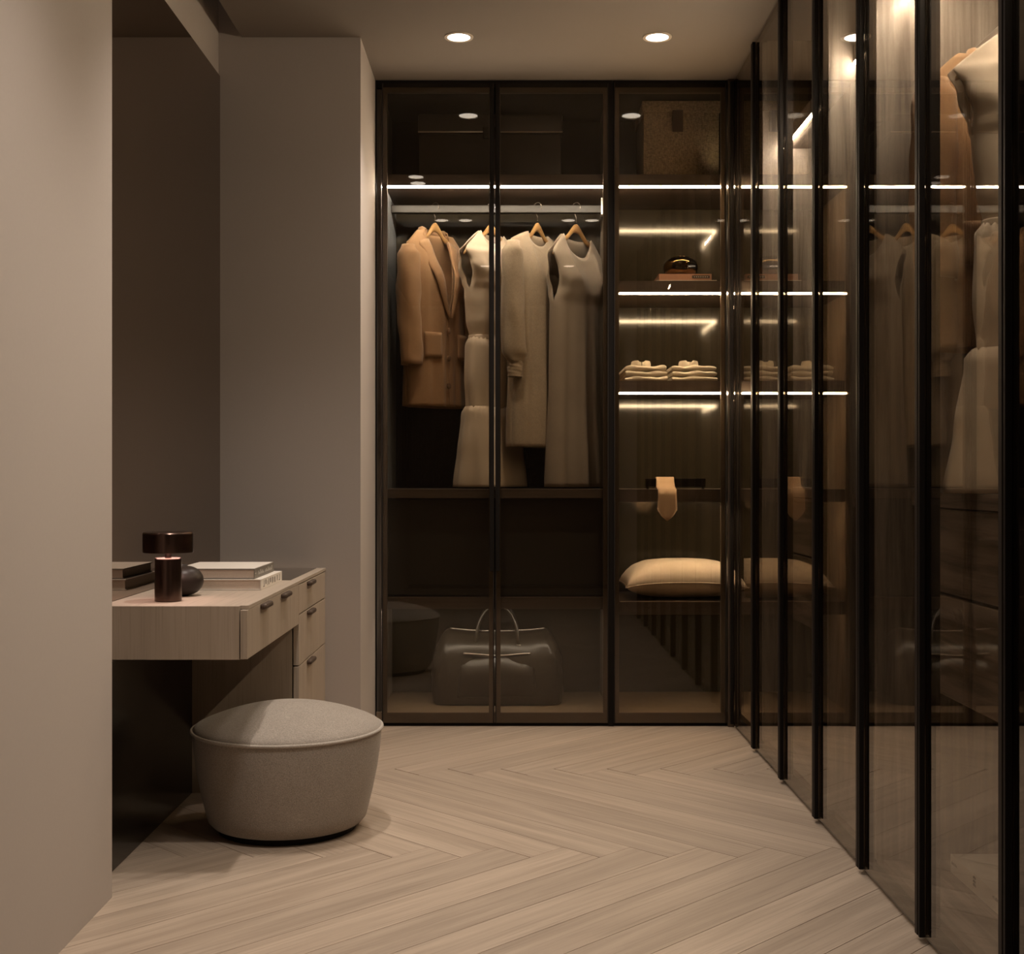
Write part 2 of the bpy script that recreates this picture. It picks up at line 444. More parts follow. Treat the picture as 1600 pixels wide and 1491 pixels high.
downlight(-0.437, 2.29, 'leftmost round ceiling downlight above the foreground floor', 39)
downlight(-0.29, 2.29, 'second round ceiling downlight from left above the foreground floor', 39)
downlight(0.35, 2.29, 'third round ceiling downlight from left above the foreground floor', 22)
downlight(0.497, 2.29, 'rightmost round ceiling downlight above the foreground floor', 22)
downlight(-0.20, 0.6, 'left added downlight behind the camera, unseen fill for the foreground')  # added, unseen pair: brightens the near part of the room
downlight(0.43, 0.6, 'right added downlight behind the camera, unseen fill for the foreground')

# ------------------------------------------------------------------ wardrobe helpers
def back_door(parent, x0, x1, dark_bar=None):
    """hinged smoked-glass door in the back wardrobe: glass sheet in front, slim frame behind it"""
    z0, z1 = 0.014, 2.586
    d = build(MB().box(x0, x0+0.020, YB+0.006, YB+0.026, z0, z1).box(x1-0.020, x1, YB+0.006, YB+0.026, z0, z1)
              .box(x0+0.020, x1-0.020, YB+0.006, YB+0.026, z0, z0+0.040).box(x0+0.020, x1-0.020, YB+0.006, YB+0.026, z1-0.036, z1), 'door', M_FRAME, parent)
    build(MB().box(x0, x1, YB, YB+0.005, z0, z1), 'glass', M_GLASS, d)
    build(MB().box(x0-0.001, x0+0.003, YB-0.003, YB+0.006, z0, z1).box(x1-0.003, x1+0.001, YB-0.003, YB+0.006, z0, z1), 'edge_trim', M_PULL, d)
    if dark_bar is not None:
        p0, p1 = (x1-0.017, x1-0.001) if dark_bar > 0 else (x0+0.001, x0+0.017)
        build(MB().box(p0, p1, YB-0.010, YB-0.0005, 0.625, 2.583, 0.002), 'handle', M_BLACK, d)  # black bar stands in for a dark reflection along the meeting stiles
    return d
def side_door(parent, y0, y1):
    z0, z1 = 0.014, 2.586
    a, b = y0+0.003, y1-0.003
    d = build(MB().box(XR+0.006, XR+0.028, a, a+0.020, z0, z1).box(XR+0.006, XR+0.028, b-0.020, b, z0, z1)
              .box(XR+0.006, XR+0.028, a+0.020, b-0.020, z0, z0+0.022).box(XR+0.006, XR+0.028, a+0.020, b-0.020, z1-0.022, z1), 'door', M_BLACK, parent)
    build(MB().box(XR, XR+0.005, a, b, z0, z1), 'glass', M_GLASSR, d)
    build(MB().box(XR-0.013, XR-0.0005, a, a+0.017, z0, z1, 0.0015), 'handle', M_PULL, d)
    build(MB().box(XR-0.013, XR-0.0005, b-0.010, b, z0, z1, 0.0015), 'edge_trim', M_BLACK, d)
    return d
def flutes(x0, x1, z0, z1, y, pitch=0.0125, depth=0.004, axis='x'):
    mb = MB(); n = max(2, int(round((x1-x0)/pitch))); rows = [[], []]
    for i in range(n*4+1):
        t = i/4.0
        u = x0+(x1-x0)*(i/(n*4.0)); h = depth*abs(math.sin(PI*t))
        for r, z in ((0, z0), (1, z1)):
            rows[r].append((u, y-h, z) if axis == 'x' else (y+h, u, z))
    mb.grid(rows)
    # closed slab behind the ribs
    if axis == 'x': mb.box(x0, x1, y+0.0005, y+0.012, z0, z1)
    else: mb.box(y-0.012, y-0.0005, x0, x1, z0, z1)
    return mb
YI = YB+0.030            # where the interior starts
YK = 5.535               # interior back
XK = 1.400               # interior back of the right-hand wardrobe
ZS = 0.955; ZD = 0.515   # mid shelf and low shelf

# --- left double wardrobe on the back wall
W1 = thing('wardrobe', 'double smoked glass wardrobe on the back wall with hanging clothes and bag', 'wardrobe', (-0.075, 5.30, 0))
XA, XB = -0.528, 0.388   # interior faces
build(MB().box(XP+0.001, XA-0.018, YB+0.002, YK+0.03, 0, CEIL-0.001), 'filler_panel', M_BLACK, W1)
build(MB().box(XA-0.018, XA, YI, YK, 0.056, 2.57), 'side_panel', M_DWOODZ, W1)
build(MB().box(XB, XB+0.016, YI-0.022, YK, 0.056, 2.57), 'side_panel', M_DWOODZ, W1)
build(MB().box(XA-0.018, XB+0.016, YI-0.02, YK+0.02, 0.014, 0.055), 'floor_panel', M_LINER, W1)
build(MB().box(XP+0.02, XB+0.016, YB+0.012, YK, 0.0, 0.0135), 'plinth', M_BLACK, W1)
build(MB().box(XA-0.018, XB+0.016, YI-0.025, YK+0.02, 2.5705, CEIL-0.001), 'top_panel', M_BLACK, W1)
build(MB().box(XA, XB, YK, YK+0.012, 0.056, 2.57), 'back_panel', M_BACKP, W1)
build(flutes(XA+0.005, XB-0.005, ZS+0.0005, 1.78, YK-0.001), 'fluted_back', M_FLUTE, W1, True)
build(flutes(YI+0.01, YK-0.015, ZD+0.01, 2.175, XA+0.0125, pitch=0.030, depth=0.007, axis='y'), 'fluted_side', M_FLUTES, W1, True)
build(MB().box(XA, XB, YI+0.004, YK, 2.182, 2.228, 0.0015), 'shelf', M_DWOODX, W1)
build(MB().box(XA+0.001, XB-0.001, YI+0.004, YI+0.010, 2.174, 2.1815), 'led_strip', M_LEDW, W1)
build(MB().box(XA, XB, YI+0.004, YK, 0.917, ZS, 0.0015), 'shelf', M_DWOODX, W1)
build(MB().box(XA, XB, YI+0.004, YK, ZD-0.036, ZD).box(XA, XB, YI+0.004, YI+0.014, ZD-0.046, ZD-0.036), 'shelf', M_DWOODX, W1)
build(MB().box(XA+0.001, XB-0.001, YI+0.020, YI+0.028, ZD-0.041, ZD-0.0365), 'led_strip', M_LEDL, W1)
# dark glazed drawers between the two low shelves
for i, (a, b) in enumerate(((XA+0.004, -0.072), (-0.068, XB-0.004))):
    d = build(MB().box(a, b, YI+0.05, YI+0.068, ZD+0.004, 0.913, 0.002), 'drawer_front', M_SMOKE, W1)
rl = build(MB().box(XA+0.002, XB-0.002, 5.295, 5.321, 2.118, 2.152, 0.003), 'hanging_rail', M_RAIL, W1)
for xx in (XA+0.001, XB-0.013):
    build(MB().box(xx, xx+0.012, 5.285, 5.331, 2.108, 2.181, 0.002), 'rail_bracket', M_CHROME, rl)
build(MB().box(0.3885, 0.4095, YB+0.002, YI-0.0225, 0.0, 2.586), 'filler_panel', M_BLACK, W1)
back_door(W1, -0.522, -0.073, +1)
back_door(W1, -0.066, 0.387, -1)

# --- corner wardrobe: third back bay plus the first bay of the right-hand run
W2 = thing('wardrobe', 'corner wardrobe with amber lit open shelves behind smoked glass', 'wardrobe', (0.95, 5.20, 0))
XC = 0.418
DOFF = 0.070
YD = YM[1]-DOFF
build(MB().box(0.405, XC, YI-0.022, YK, 0.056, 2.57), 'side_panel', M_LINER, W2)
build(MB().box(XC, XK+0.02, YK, YK+0.012, 0.056, 2.57), 'back_panel', M_BACKP, W2)
build(MB().box(XK+0.008, XK+0.02, YD+0.018, YK, 0.056, 2.57), 'back_panel', M_BACKP, W2)
build(MB().box(XR+0.014, XK+0.02, YD, YD+0.017, 0.056, 2.57), 'divider_panel', M_DWOODZ, W2)
build(MB().box(XC-0.012, XK+0.02, YI-0.02, YK+0.012, 0.014, 0.055).box(XR+0.032, XK+0.02, YD, YI-0.0205, 0.014, 0.055), 'floor_panel', M_LINER, W2)
build(MB().box(XC-0.012, XK, YB+0.012, YK, 0, 0.0135).box(XR+0.012, XK, YD, YB+0.0115, 0, 0.0135), 'plinth', M_BLACK, W2)
build(MB().box(XC-0.012, XK+0.02, YI-0.025, YK+0.012, 2.5705, CEIL-0.001).box(XR+0.03, XK+0.02, YD, YI-0.0255, 2.5705, CEIL-0.001), 'top_panel', M_BLACK, W2)
build(MB().box(XR-0.020, XR+0.004, YB-0.012, YB+0.03, 0.0, CEIL-0.001, 0.001), 'corner_post', M_FRAME, W2)
XL = XR+0.083
for zt, zb, vis in ((2.228, 2.182, 1), (1.797, 1.750, 1), (1.392, 1.346, 1), (0.953, 0.912, 0), (0.498, 0.456, 0)):
    sh = MB().box(XC, XK+0.007, YI+0.004, YK, zb, zt).box(XL, XK+0.007, YD+0.0175, YI+0.0039, zb, zt)
    if not vis: sh.box(XC, XL+0.012, YI+0.004, YI+0.014, zb-0.010, zb).box(XL, XL+0.012, YD+0.0175, YI+0.0039, zb-0.010, zb)
    build(sh, 'shelf', M_DWOODX, W2)
    if vis:
        build(MB().box(XC+0.001, XL+0.004, YI+0.004, YI+0.010, zb-0.008, zb-0.0005), 'led_strip', M_LEDA, W2)
        build(MB().box(XL, XL+0.006, YD+0.019, YI+0.003, zb-0.008, zb-0.0005), 'led_strip', M_LEDA, W2)
    else:
        build(MB().box(XC+0.001, XL+0.03, YI+0.020, YI+0.028, zb-0.005, zb-0.0005), 'led_strip', M_LEDAM if zt > 0.7 else M_LEDAL, W2)
        build(MB().box(XL+0.020, XL+0.028, YD+0.022, YI+0.019, zb-0.005, zb-0.0005), 'led_strip', M_LEDAM if zt > 0.7 else M_LEDAL, W2)
back_door(W2, 0.411, 0.861)
side_door(W2, YM[1], YB-0.014)

# --- right-hand run: double, single, double bays and one more beyond the frame
def drawer_chest(parent, y0, y1, fronts):
    build(MB().box(XR+0.10, XK+0.007, y0, y1, ZS-0.022, ZS+0.012, 0.001), 'shelf', M_DWOODY, parent)
    build(MB().box(XR+0.125, XK+0.007, y0, y1, 0.498, ZS-0.0225), 'drawer_carcass', M_BLACK, parent)
    for z0, z1 in ((0.737, ZS-0.026), (0.500, 0.729)):
        for a, b in fronts:
            build(MB().box(XR+0.108, XR+0.1245, a, b, z0, z1, 0.0015), 'drawer_front', M_DWOODY, parent)
def side_bay(y0, y1, label, doors, chest):
    """y0 is the near divider line, y1 the far one"""
    w = thing('wardrobe', label, 'wardrobe', (1.15, (y0+y1)/2, 0))
    y0 -= DOFF; y1 -= DOFF
    build(MB().box(XR+0.014, XK+0.02, y0, y0+0.017, 0.056, 2.57), 'divider_panel', M_DWOODZ, w)
    build(MB().box(XK+0.008, XK+0.02, y0+0.0175, y1-0.0005, 0.056, 2.57), 'back_panel', M_DWOODZ, w)
    build(MB().box(XR+0.032, XK+0.02, y0, y1-0.0005, 0.014, 0.055), 'floor_panel', M_DWOODY, w)
    build(MB().box(XR+0.012, XK, y0, y1-0.0005, 0, 0.0135), 'plinth', M_BLACK, w)
    build(MB().box(XR+0.03, XK+0.02, y0, y1-0.0005, 2.5705, CEIL-0.001), 'top_panel', M_BLACK, w)
    build(MB().box(XL, XK+0.0075, y0+0.0175, y1-0.001, 2.182, 2.228), 'shelf', M_DWOODY, w)
    build(MB().box(XL, XL+0.006, y0+0.019, y1-0.012, 2.174, 2.1815), 'led_strip', M_LEDS, w)
    if chest == 'drawers': drawer_chest(w, y0+0.018, y1-0.001, [(y0+0.020, y1-0.003)])
    elif chest == 'shelf': build(MB().box(XL, XK+0.0075, y0+0.0175, y1-0.001, 0.917, ZS), 'shelf', M_DWOODY, w)
    if chest == 'drawers':
        r = build(MB().box(1.131, 1.151, y0+0.018, y1-0.001, 2.022, 2.054, 0.003), 'hanging_rail', M_CHROME, w)
    for a, b in doors: side_door(w, a, b)
    return w
side_bay(YM[3], YM[1], 'double side wardrobe with dark drawers next to the corner shelves', [(YM[2], YM[1]), (YM[3], YM[2])], 'drawers')
side_bay(YM[4], YM[3], 'single narrow side wardrobe between the two double side wardrobes', [(YM[4], YM[3])], 'shelf')
side_bay(YM[6], YM[4], 'double side wardrobe holding camel coat and cream dress above dark drawers', [(YM[5], YM[4]), (YM[6], YM[5])], 'drawers')
side_bay(YM[8], YM[6], 'side wardrobe nearest the camera at the right picture edge', [(YM[7], YM[6]), (YM[8], YM[7])], 'drawers')
struct(MB().box(XR+0.002, 1.434, Y0+0.001, YM[8]-DOFF-0.001, 0, CEIL-0.001), 'wall_right_near', M_WALL)

# ------------------------------------------------------------------ bronze mirror and black panel
tag(build(MB().box(XMIR-0.0055, XMIR, YNEAR+0.012, YP-0.001, 0.6735, 2.459), 'mirror', M_MIRROR), 'tall bronze tinted mirror above the vanity desk', 'mirror')
tag(build(MB().box(XMIR-0.0055, -1.014, YNEAR+0.012, 3.978, 0.001, 0.535, 0.001), 'kick_panel', M_LACQ), 'black gloss panel against the wall under the vanity desk', 'panel')

# ------------------------------------------------------------------ vanity desk
XD = -0.676; YF = 3.203; YPED = 3.979; ZT = 0.673
desk = thing('vanity_desk', 'pale oak floating vanity desk with drawers below the bronze mirror', 'desk', (-0.87, 3.88, 0))
build(MB().box(-1.058, XD, YF+0.018, YP-0.002, 0.6635, ZT, 0.0006), 'desk_top', M_OAKY, desk)
build(MB().box(-1.058, XD-0.0210, YF, YF+0.0175, 0.536, ZT, 0.0006), 'end_panel', M_OAKZ, desk)
build(MB().box(-1.058, XD-0.020, YF+0.018, YPED-0.001, 0.5365, 0.552), 'bottom_panel', M_OAKY, desk)
build(MB().box(-1.058, XD-0.022, YPED, YPED+0.016, 0.0, 0.5360).box(-1.058, XD-0.022, YPED, YPED+0.016, 0.5525, 0.6630), 'side_panel', M_OAKZ, desk)
build(MB().box(-1.050, XD-0.026, YPED+0.017, YP-0.003, 0.02, 0.6625), 'carcass', M_LACQ, desk)
build(MB().box(XD-0.025, XD-0.004, YP-0.016, YP-0.002, 0.0, 0.6630), 'end_stile', M_OAKZ, desk)
build(MB().box(-1.02, XD-0.03, YPED+0.03, YP-0.03, ZT+0.0002, ZT+0.0018, 0.0004), 'glass_inset', M_TOPGL, desk)
def desk_drawer(y0, y1, z0, z1, hs):
    d = build(MB().box(XD-0.018, XD, y0, y1, z0, z1, 0.0008), 'drawer', M_OAKZ, desk)
    for hy in hs:
        build(MB().box(XD-0.002, XD+0.017, hy-0.052, hy+0.052, z1-0.016, z1-0.001, 0.006), 'handle', M_HANDLE, d)
desk_drawer(YF+0.0005, YPED-0.002, 0.537, 0.6625, (3.42, 3.72))
for z0, z1 in ((0.568, 0.6600), (0.405, 0.5635), (0.03, 0.4005)):
    desk_drawer(YPED+0.002, YP-0.018, z0, z1, (4.185,))

# ------------------------------------------------------------------ lamp, vase, books on the desk
lx, ly = -0.914, 3.335
lamp = thing('table_lamp', 'small bronze mushroom table lamp at the front of the vanity desk', 'lamp', (lx, ly, ZT))
build(MB().lathe([(0, 0), (0.034, 0), (0.0352, 0.0015), (0.0352, 0.113), (0.0335, 0.1155), (0.006, 0.116)], lx, ly, ZT+0.0003, 56), 'lamp_base', M_BRONZE, lamp, True, auto=0.5)
build(MB().lathe([(0.0085, 0.1155), (0.0085, 0.140)], lx, ly, ZT, 24), 'lamp_neck', M_BRONZE, lamp, True)
build(MB().lathe([(0.0625, 0.133), (0.0655, 0.130), (0.066, 0.132), (0.066, 0.180), (0.064, 0.1835), (0, 0.1845)], lx, ly, ZT, 64), 'lamp_shade', M_BRONZE, lamp, True, auto=0.5, recalc=True)
build(MB().lathe([(0.0076, 0.1375), (0.0625, 0.1375)], lx, ly, ZT, 48), 'diffuser', M_LAMPGLOW, lamp)

vx, vy = -0.918, 3.485
vs = thing('vase', 'dark round pebble shaped vase behind the table lamp', 'vase', (vx, vy, ZT))
pr = [(0.0, 0.0)]
for i in range(1, 25):
    a = -PI/2 + PI*i/24*0.94
    pr.append((0.060*math.cos(a)**0.8 if math.cos(a) > 0 else 0.0, 0.042+0.042*math.sin(a)))
build(MB().lathe(pr, vx, vy, ZT+0.0003, 56), 'body', M_VASE, vs, True)
build(MB().lathe([(pr[-1][0], pr[-1][1]), (pr[-1][0]*0.98, pr[-1][1]+0.004), (pr[-1][0]*0.75, pr[-1][1]+0.003), (pr[-1][0]*0.7, pr[-1][1]-0.02), (0, pr[-1][1]-0.03)], vx, vy, ZT, 32), 'rim', M_VASE, vs, True)

def book(name, label, x0, x1, y0, y1, z0, z1, cover, pages, spine, group=None, cat='book', c=0.0025):
    """spine: '+x', '-x' or '-y' side that carries the closed cover"""
    t = thing(name, label, cat, ((x0+x1)/2, (y0+y1)/2, z0), group)
    build(MB().box(x0, x1, y0, y1, z0, z0+c, 0.0004), 'back_cover', cover, t)
    build(MB().box(x0, x1, y0, y1, z1-c, z1, 0.0004), 'front_cover', cover, t)
    px0, px1, py0, py1 = x0+0.004, x1-0.004, y0+0.004, y1-0.004
    if spine == '+x': px1 = x1-c
    if spine == '-x': px0 = x0+c
    if spine == '-y': py0 = y0+c
    build(MB().box(px0, px1, py0, py1, z0+c, z1-c), 'pages', pages, t)
    sp = {'+x': (x1-c, x1, y0, y1), '-x': (x0, x0+c, y0, y1), '-y': (x0, x1, y0, y0+c)}[spine]
    s = build(MB().box(sp[0], sp[1], sp[2], sp[3], z0+c+0.0001, z1-c-0.0001), 'spine', cover, t)
    return t, s
b1, s1 = book('book', 'thick white book with dark lettered spine, bottom of the vanity stack', -0.995, -0.731, 3.655, 3.985, ZT+0.0004, ZT+0.0315, M_COVERW, M_PAPER, '+x')
mk = MB()
zz0, zz1 = ZT+0.0065, ZT+0.0255
for yy, w, a, b in ((3.700, .004, 0, 1), (3.692, .008, 0, .16), (3.726, .009, .3, 1), (3.752, .003, 0, .75), (3.772, .006, .05, 1), (3.800, .011, .25, 1), (3.826, .003, 0, 1),
                   (3.838, .005, .1, .95), (3.866, .010, 0, .9), (3.905, .006, .1, 1), (3.945, .003, 0, 1), (3.937, .008, 0, .15)):
    mk.box(-0.7312, -0.7305, yy-w/2, yy+w/2, zz0+(zz1-zz0)*a, zz0+(zz1-zz0)*b)
build(mk, 'lettering', M_INK, s1)['kind'] = 'stuff'
b2, s2 = book('book', 'white book with grey spine lying on top of the vanity stack', -0.985, -0.752, 3.665, 3.960, ZT+0.0320, ZT+0.0615, M_COVERG, M_PAPER, '+x')
build(MB().box(-0.985, -0.7545, 3.667, 3.958, ZT+0.0616, ZT+0.0622), 'cover_sheet', M_COVERW, b2)
mk = MB()
for k, yy in enumerate([3.680+0.0145*i for i in range(18)]):
    if k in (1, 2, 9): continue
    h = (0.4, 1.0, 0.55, 0.8)[k % 4]
    if k == 0: mk.box(-0.7522, -0.7515, yy-0.007, yy+0.005, ZT+0.0465, ZT+0.0485); continue
    mk.box(-0.7522, -0.7515, yy-0.003, yy+0.003, ZT+0.041, ZT+0.041+0.013*h)
build(mk, 'lettering', M_INKL, s2)['kind'] = 'stuff'

# ------------------------------------------------------------------ pouf
px_, py_ = -0.643, 3.600
pouf = thing('pouf', 'round greige boucle pouf with piped seat beside the vanity desk', 'pouf', (px_, py_, 0))
build(MB().lathe([(0, 0.0), (0.195, 0.0), (0.195, 0.016), (0, 0.016)], px_, py_, 0.0006, 48), 'base', M_BLACK, pouf)
build(MB().lathe([(0, 0.0165), (0.19, 0.0165), (0.212, 0.021), (0.224, 0.034), (0.231, 0.06), (0.243, 0.11), (0.255, 0.17), (0.263, 0.225), (0.2665, 0.265), (0.2665, 0.281), (0.20, 0.284), (0, 0.284)], px_, py_, 0, 96), 'body', M_POUF, pouf, True, auto=0.9)
dome = [(0.2665, 0.286), (0.266, 0.2905), (0.258, 0.299), (0.240, 0.308)]
for i in range(1, 13):
    r = 0.240*(1-i/12); dome.append((r, 0.308+0.050*(1-(r/0.240)**2)))
build(MB().lathe([(0, 0.2845), (0.25, 0.2845)]+dome, px_, py_, 0, 96), 'seat_cushion', M_POUF, pouf, True)
pp = [(px_+0.2685*math.cos(2*PI*i/96), py_+0.2685*math.sin(2*PI*i/96), 0.2855) for i in range(96)]
build(MB().tube(pp, 0.0048, 10, closed=True), 'piping', M_PIPE, pouf, True)

# ------------------------------------------------------------------ garments
def lerp_tab(tab, z):
    """tab: [(z, value)...] with falling z"""
    if z >= tab[0][0]: return tab[0][1]
    for (za, va), (zb, vb) in zip(tab, tab[1:]):
        if z >= zb:
            t = (za-z)/(za-zb); t = t*t*(3-2*t)
            return va+(vb-va)*t
    return tab[-1][1]
def sheet(side, hw, dp, top, hem, nu=57, nv=56, fold=(0.0, 6, 0.0), edge=None, urange=(-1, 1), gap=None):
    """one cloth sheet of a garment; side -1 front, +1 back. hw/dp are tables over z; top(u) gives the upper edge"""
    rows = []
    amp, k, ph = fold
    for j in range(nv+1):
        v = j/nv; row = []
        for i in range(nu+1):
            u = urange[0]+(urange[1]-urange[0])*i/nu
            zt = top(u); z = zt*(1-v)+hem*v
            w = lerp_tab(hw, z); d = lerp_tab(dp, z); e = lerp_tab(edge, z) if edge else 0.0
            uu = u
            if gap is not None:
                g = gap(z)/w
                uu = (g+(1-g)*u) if urange[0] >= 0 else (-g+(1-g)*u)
            drop = (zt-z)/max(0.05, zt-hem)
            body = max(0.0, 1-abs(uu)**2.6)**0.55
            y = side*(e + d*body*min(1.0, 0.18+drop*5.0))
            a = amp*(0.15+0.85*drop)*min(1, drop*3)
            edgefade = max(0.0, 1-abs(uu)**6)
            f = a*(math.sin(k*uu*PI+ph+side*0.9)+0.45*math.sin(k*1.73*uu*PI+ph*2.1+1.3*side+drop*1.2))
            y += side*f*edgefade
            x = uu*w + 0.25*a*math.sin(k*0.8*uu*PI+ph)
            row.append((x, y, z))
        rows.append(row)
    return rows
def neck_top(nw, zn, hs, zs, scoop, power=0.5):
    def f(u):
        x = abs(u)*hs
        if x < nw: return zn-scoop*max(0.0, 1-(x/nw)**2)**power
        t = (x-nw)/(hs-nw)
        return zn+(zs-zn)*(t**1.15)
    return f
def tube_body(hw, dp, z0, z1, fold=(0.006, 7, 0.0), n=72, m=30, gather=0.0):
    """closed skirt tier from z0 (top) down to z1"""
    rows = []
    for j in range(m+1):
        v = j/m; z = z0+(z1-z0)*v; row = []
        w = lerp_tab(hw, z); d = lerp_tab(dp, z)
        for i in range(n):
            a = 2*PI*i/n
            g = fold[0]*(0.25+0.75*v)*(math.sin(fold[1]*a+fold[2])+0.5*math.sin(fold[1]*1.6*a+1.0+2*fold[2]))
            g += gather*max(0, 1-v*5)*math.sin(26*a)
            ca, sa = math.cos(a), math.sin(a)
            rx = (abs(ca)**0.85)*(1 if ca >= 0 else -1); ry = (abs(sa)**0.85)*(1 if sa >= 0 else -1)
            row.append((rx*(w+g), ry*(d+g), z))
        rows.append(row)
    return rows
def hanger(loc, rotz, label, zapex, zn, zs, nw, hs, group='wooden coat hangers'):
    """arms follow the garment's shoulder line (zn at nw, zs at hs), the neck rises to zapex"""
    t = thing('coat_hanger', label, 'hanger', loc, group, rotz)
    z = zapex - loc[2]
    rows = []; n = 40; xe = hs*0.93
    for i in range(n+1):
        u = -1+2*i/n; x = u*xe; a = abs(x)
        zsh = zn-0.024+(zs-zn)*((a-nw)/(hs-nw))
        if a < nw:
            b = 0.5+0.5*math.cos(PI*min(1.0, a/nw)); zsh = (zn-0.024)*(1-b)+(zapex-0.020)*b - 0.004*(1-b)*b
        h = 0.013*(1-0.3*abs(u))+0.007*math.exp(-(x/0.025)**2); w = 0.008*(1-0.15*abs(u))
        if i in (0, n): h *= 0.6; w *= 0.6
        ring = []
        for k in range(10):
            q = 2*PI*k/10
            ring.append((x, w*math.cos(q), zsh-loc[2]+h*math.sin(q)))
        rows.append(ring)
    mb = MB().grid(rows, wrap=True); mb.f.append(tuple(range(10))); mb.f.append(tuple(n*10+k for k in range(10)))
    build(mb, 'hanger_body', M_HANG, t, True, local=True)
    hp = []
    top = RAIL_Z - loc[2]
    for i in range(15):
        a = -0.35*PI + 1.45*PI*i/14
        hp.append((0, 0.0215*math.cos(a), top+0.003+0.0215*math.sin(a)))
    hp = [(0, 0, z+0.006), (0, 0, z+0.025)] + hp
    build(MB().tube(hp, 0.0019, 8), 'hook', M_CHROME, t, True, local=True)
    return t
RAIL_Z = 2.140

def G(name, label, loc, rotz, group):
    return thing(name, label, 'coat' if 'coat' in name else 'dress', loc, group, rotz)

# all garment tables use heights measured from the garment's own base (its hem)
def cream_dress(loc, rotz, label, group):
    g = G('dress', label, loc, rotz, group)     # hem at 0, neck at 1.075
    hs = 0.200
    hw = [(1.08, .200), (0.985, .200), (0.93, .174), (0.86, .152), (0.80, .149), (0.70, .138), (0.62, .124)]
    dp = [(1.08, .012), (1.0, .045), (0.85, .075), (0.7, .075), (0.62, .055)]
    ed = [(1.0, .004), (0.97, .018), (0.90, .026), (0.85, .012), (0.82, .0)]
    mb = MB()
    mb.grid(sheet(-1, hw, dp, neck_top(.075, 1.075, hs, .975, .045), 0.62, fold=(.006, 4, .6), edge=ed))
    mb.grid(sheet(+1, hw, dp, neck_top(.075, 1.075, hs, .975, .012), 0.62, fold=(.006, 4, .2), edge=ed))
    build(mb, 'bodice', M_CREAM, g, True, local=True, weld=0.0008, solid=0.0025)
    build(MB().grid(tube_body([(.63, .122), (.60, .142), (.45, .147), (.33, .136)], [(.63, .055), (.58, .072), (.33, .068)], .625, .328, (.006, 6, .4), gather=.003), wrap=True), 'middle_tier', M_CREAM, g, True, local=True, solid=0.0025)
    build(MB().grid(tube_body([(.34, .140), (.31, .160), (.15, .180), (0, .200)], [(.34, .068), (.29, .085), (0, .105)], .335, 0.0, (.009, 6, 1.1), gather=.004), wrap=True), 'lower_tier', M_CREAM, g, True, local=True, solid=0.0025)
    build(MB().grid(tube_body([(.64, .126), (.61, .128)], [(.64, .059), (.61, .060)], .632, .614, (.001, 6, 0), m=4), wrap=True), 'waistband', M_CREAM, g, True, local=True, solid=0.003)
    return g
def sleeve_mesh(sx, pts, radii, ysq=0.8, n=20, wr=0.003, ph=0.0):
    """pts: [(x offset from body centre line, y, z)]"""
    rows = []
    K = 22
    def samp(t):
        f = t*(len(pts)-1); i = min(int(f), len(pts)-2); q = f-i
        a, b = pts[i], pts[i+1]
        r = radii[i]+(radii[i+1]-radii[i])*(q*q*(3-2*q))
        return [a[k]+(b[k]-a[k])*q for k in range(3)], r
    for j in range(K+1):
        c, r = samp(j/K); ring = []
        for k in range(n):
            q = 2*PI*k/n
            rr = r + wr*math.sin(3*q+j*0.5+ph) + wr*0.6*math.sin(j*1.3+2*q)
            ring.append((sx*c[0]+rr*math.cos(q)*sx, c[1]+rr*ysq*math.sin(q), c[2]))
        rows.append(ring)
    return MB().grid(rows, wrap=True)
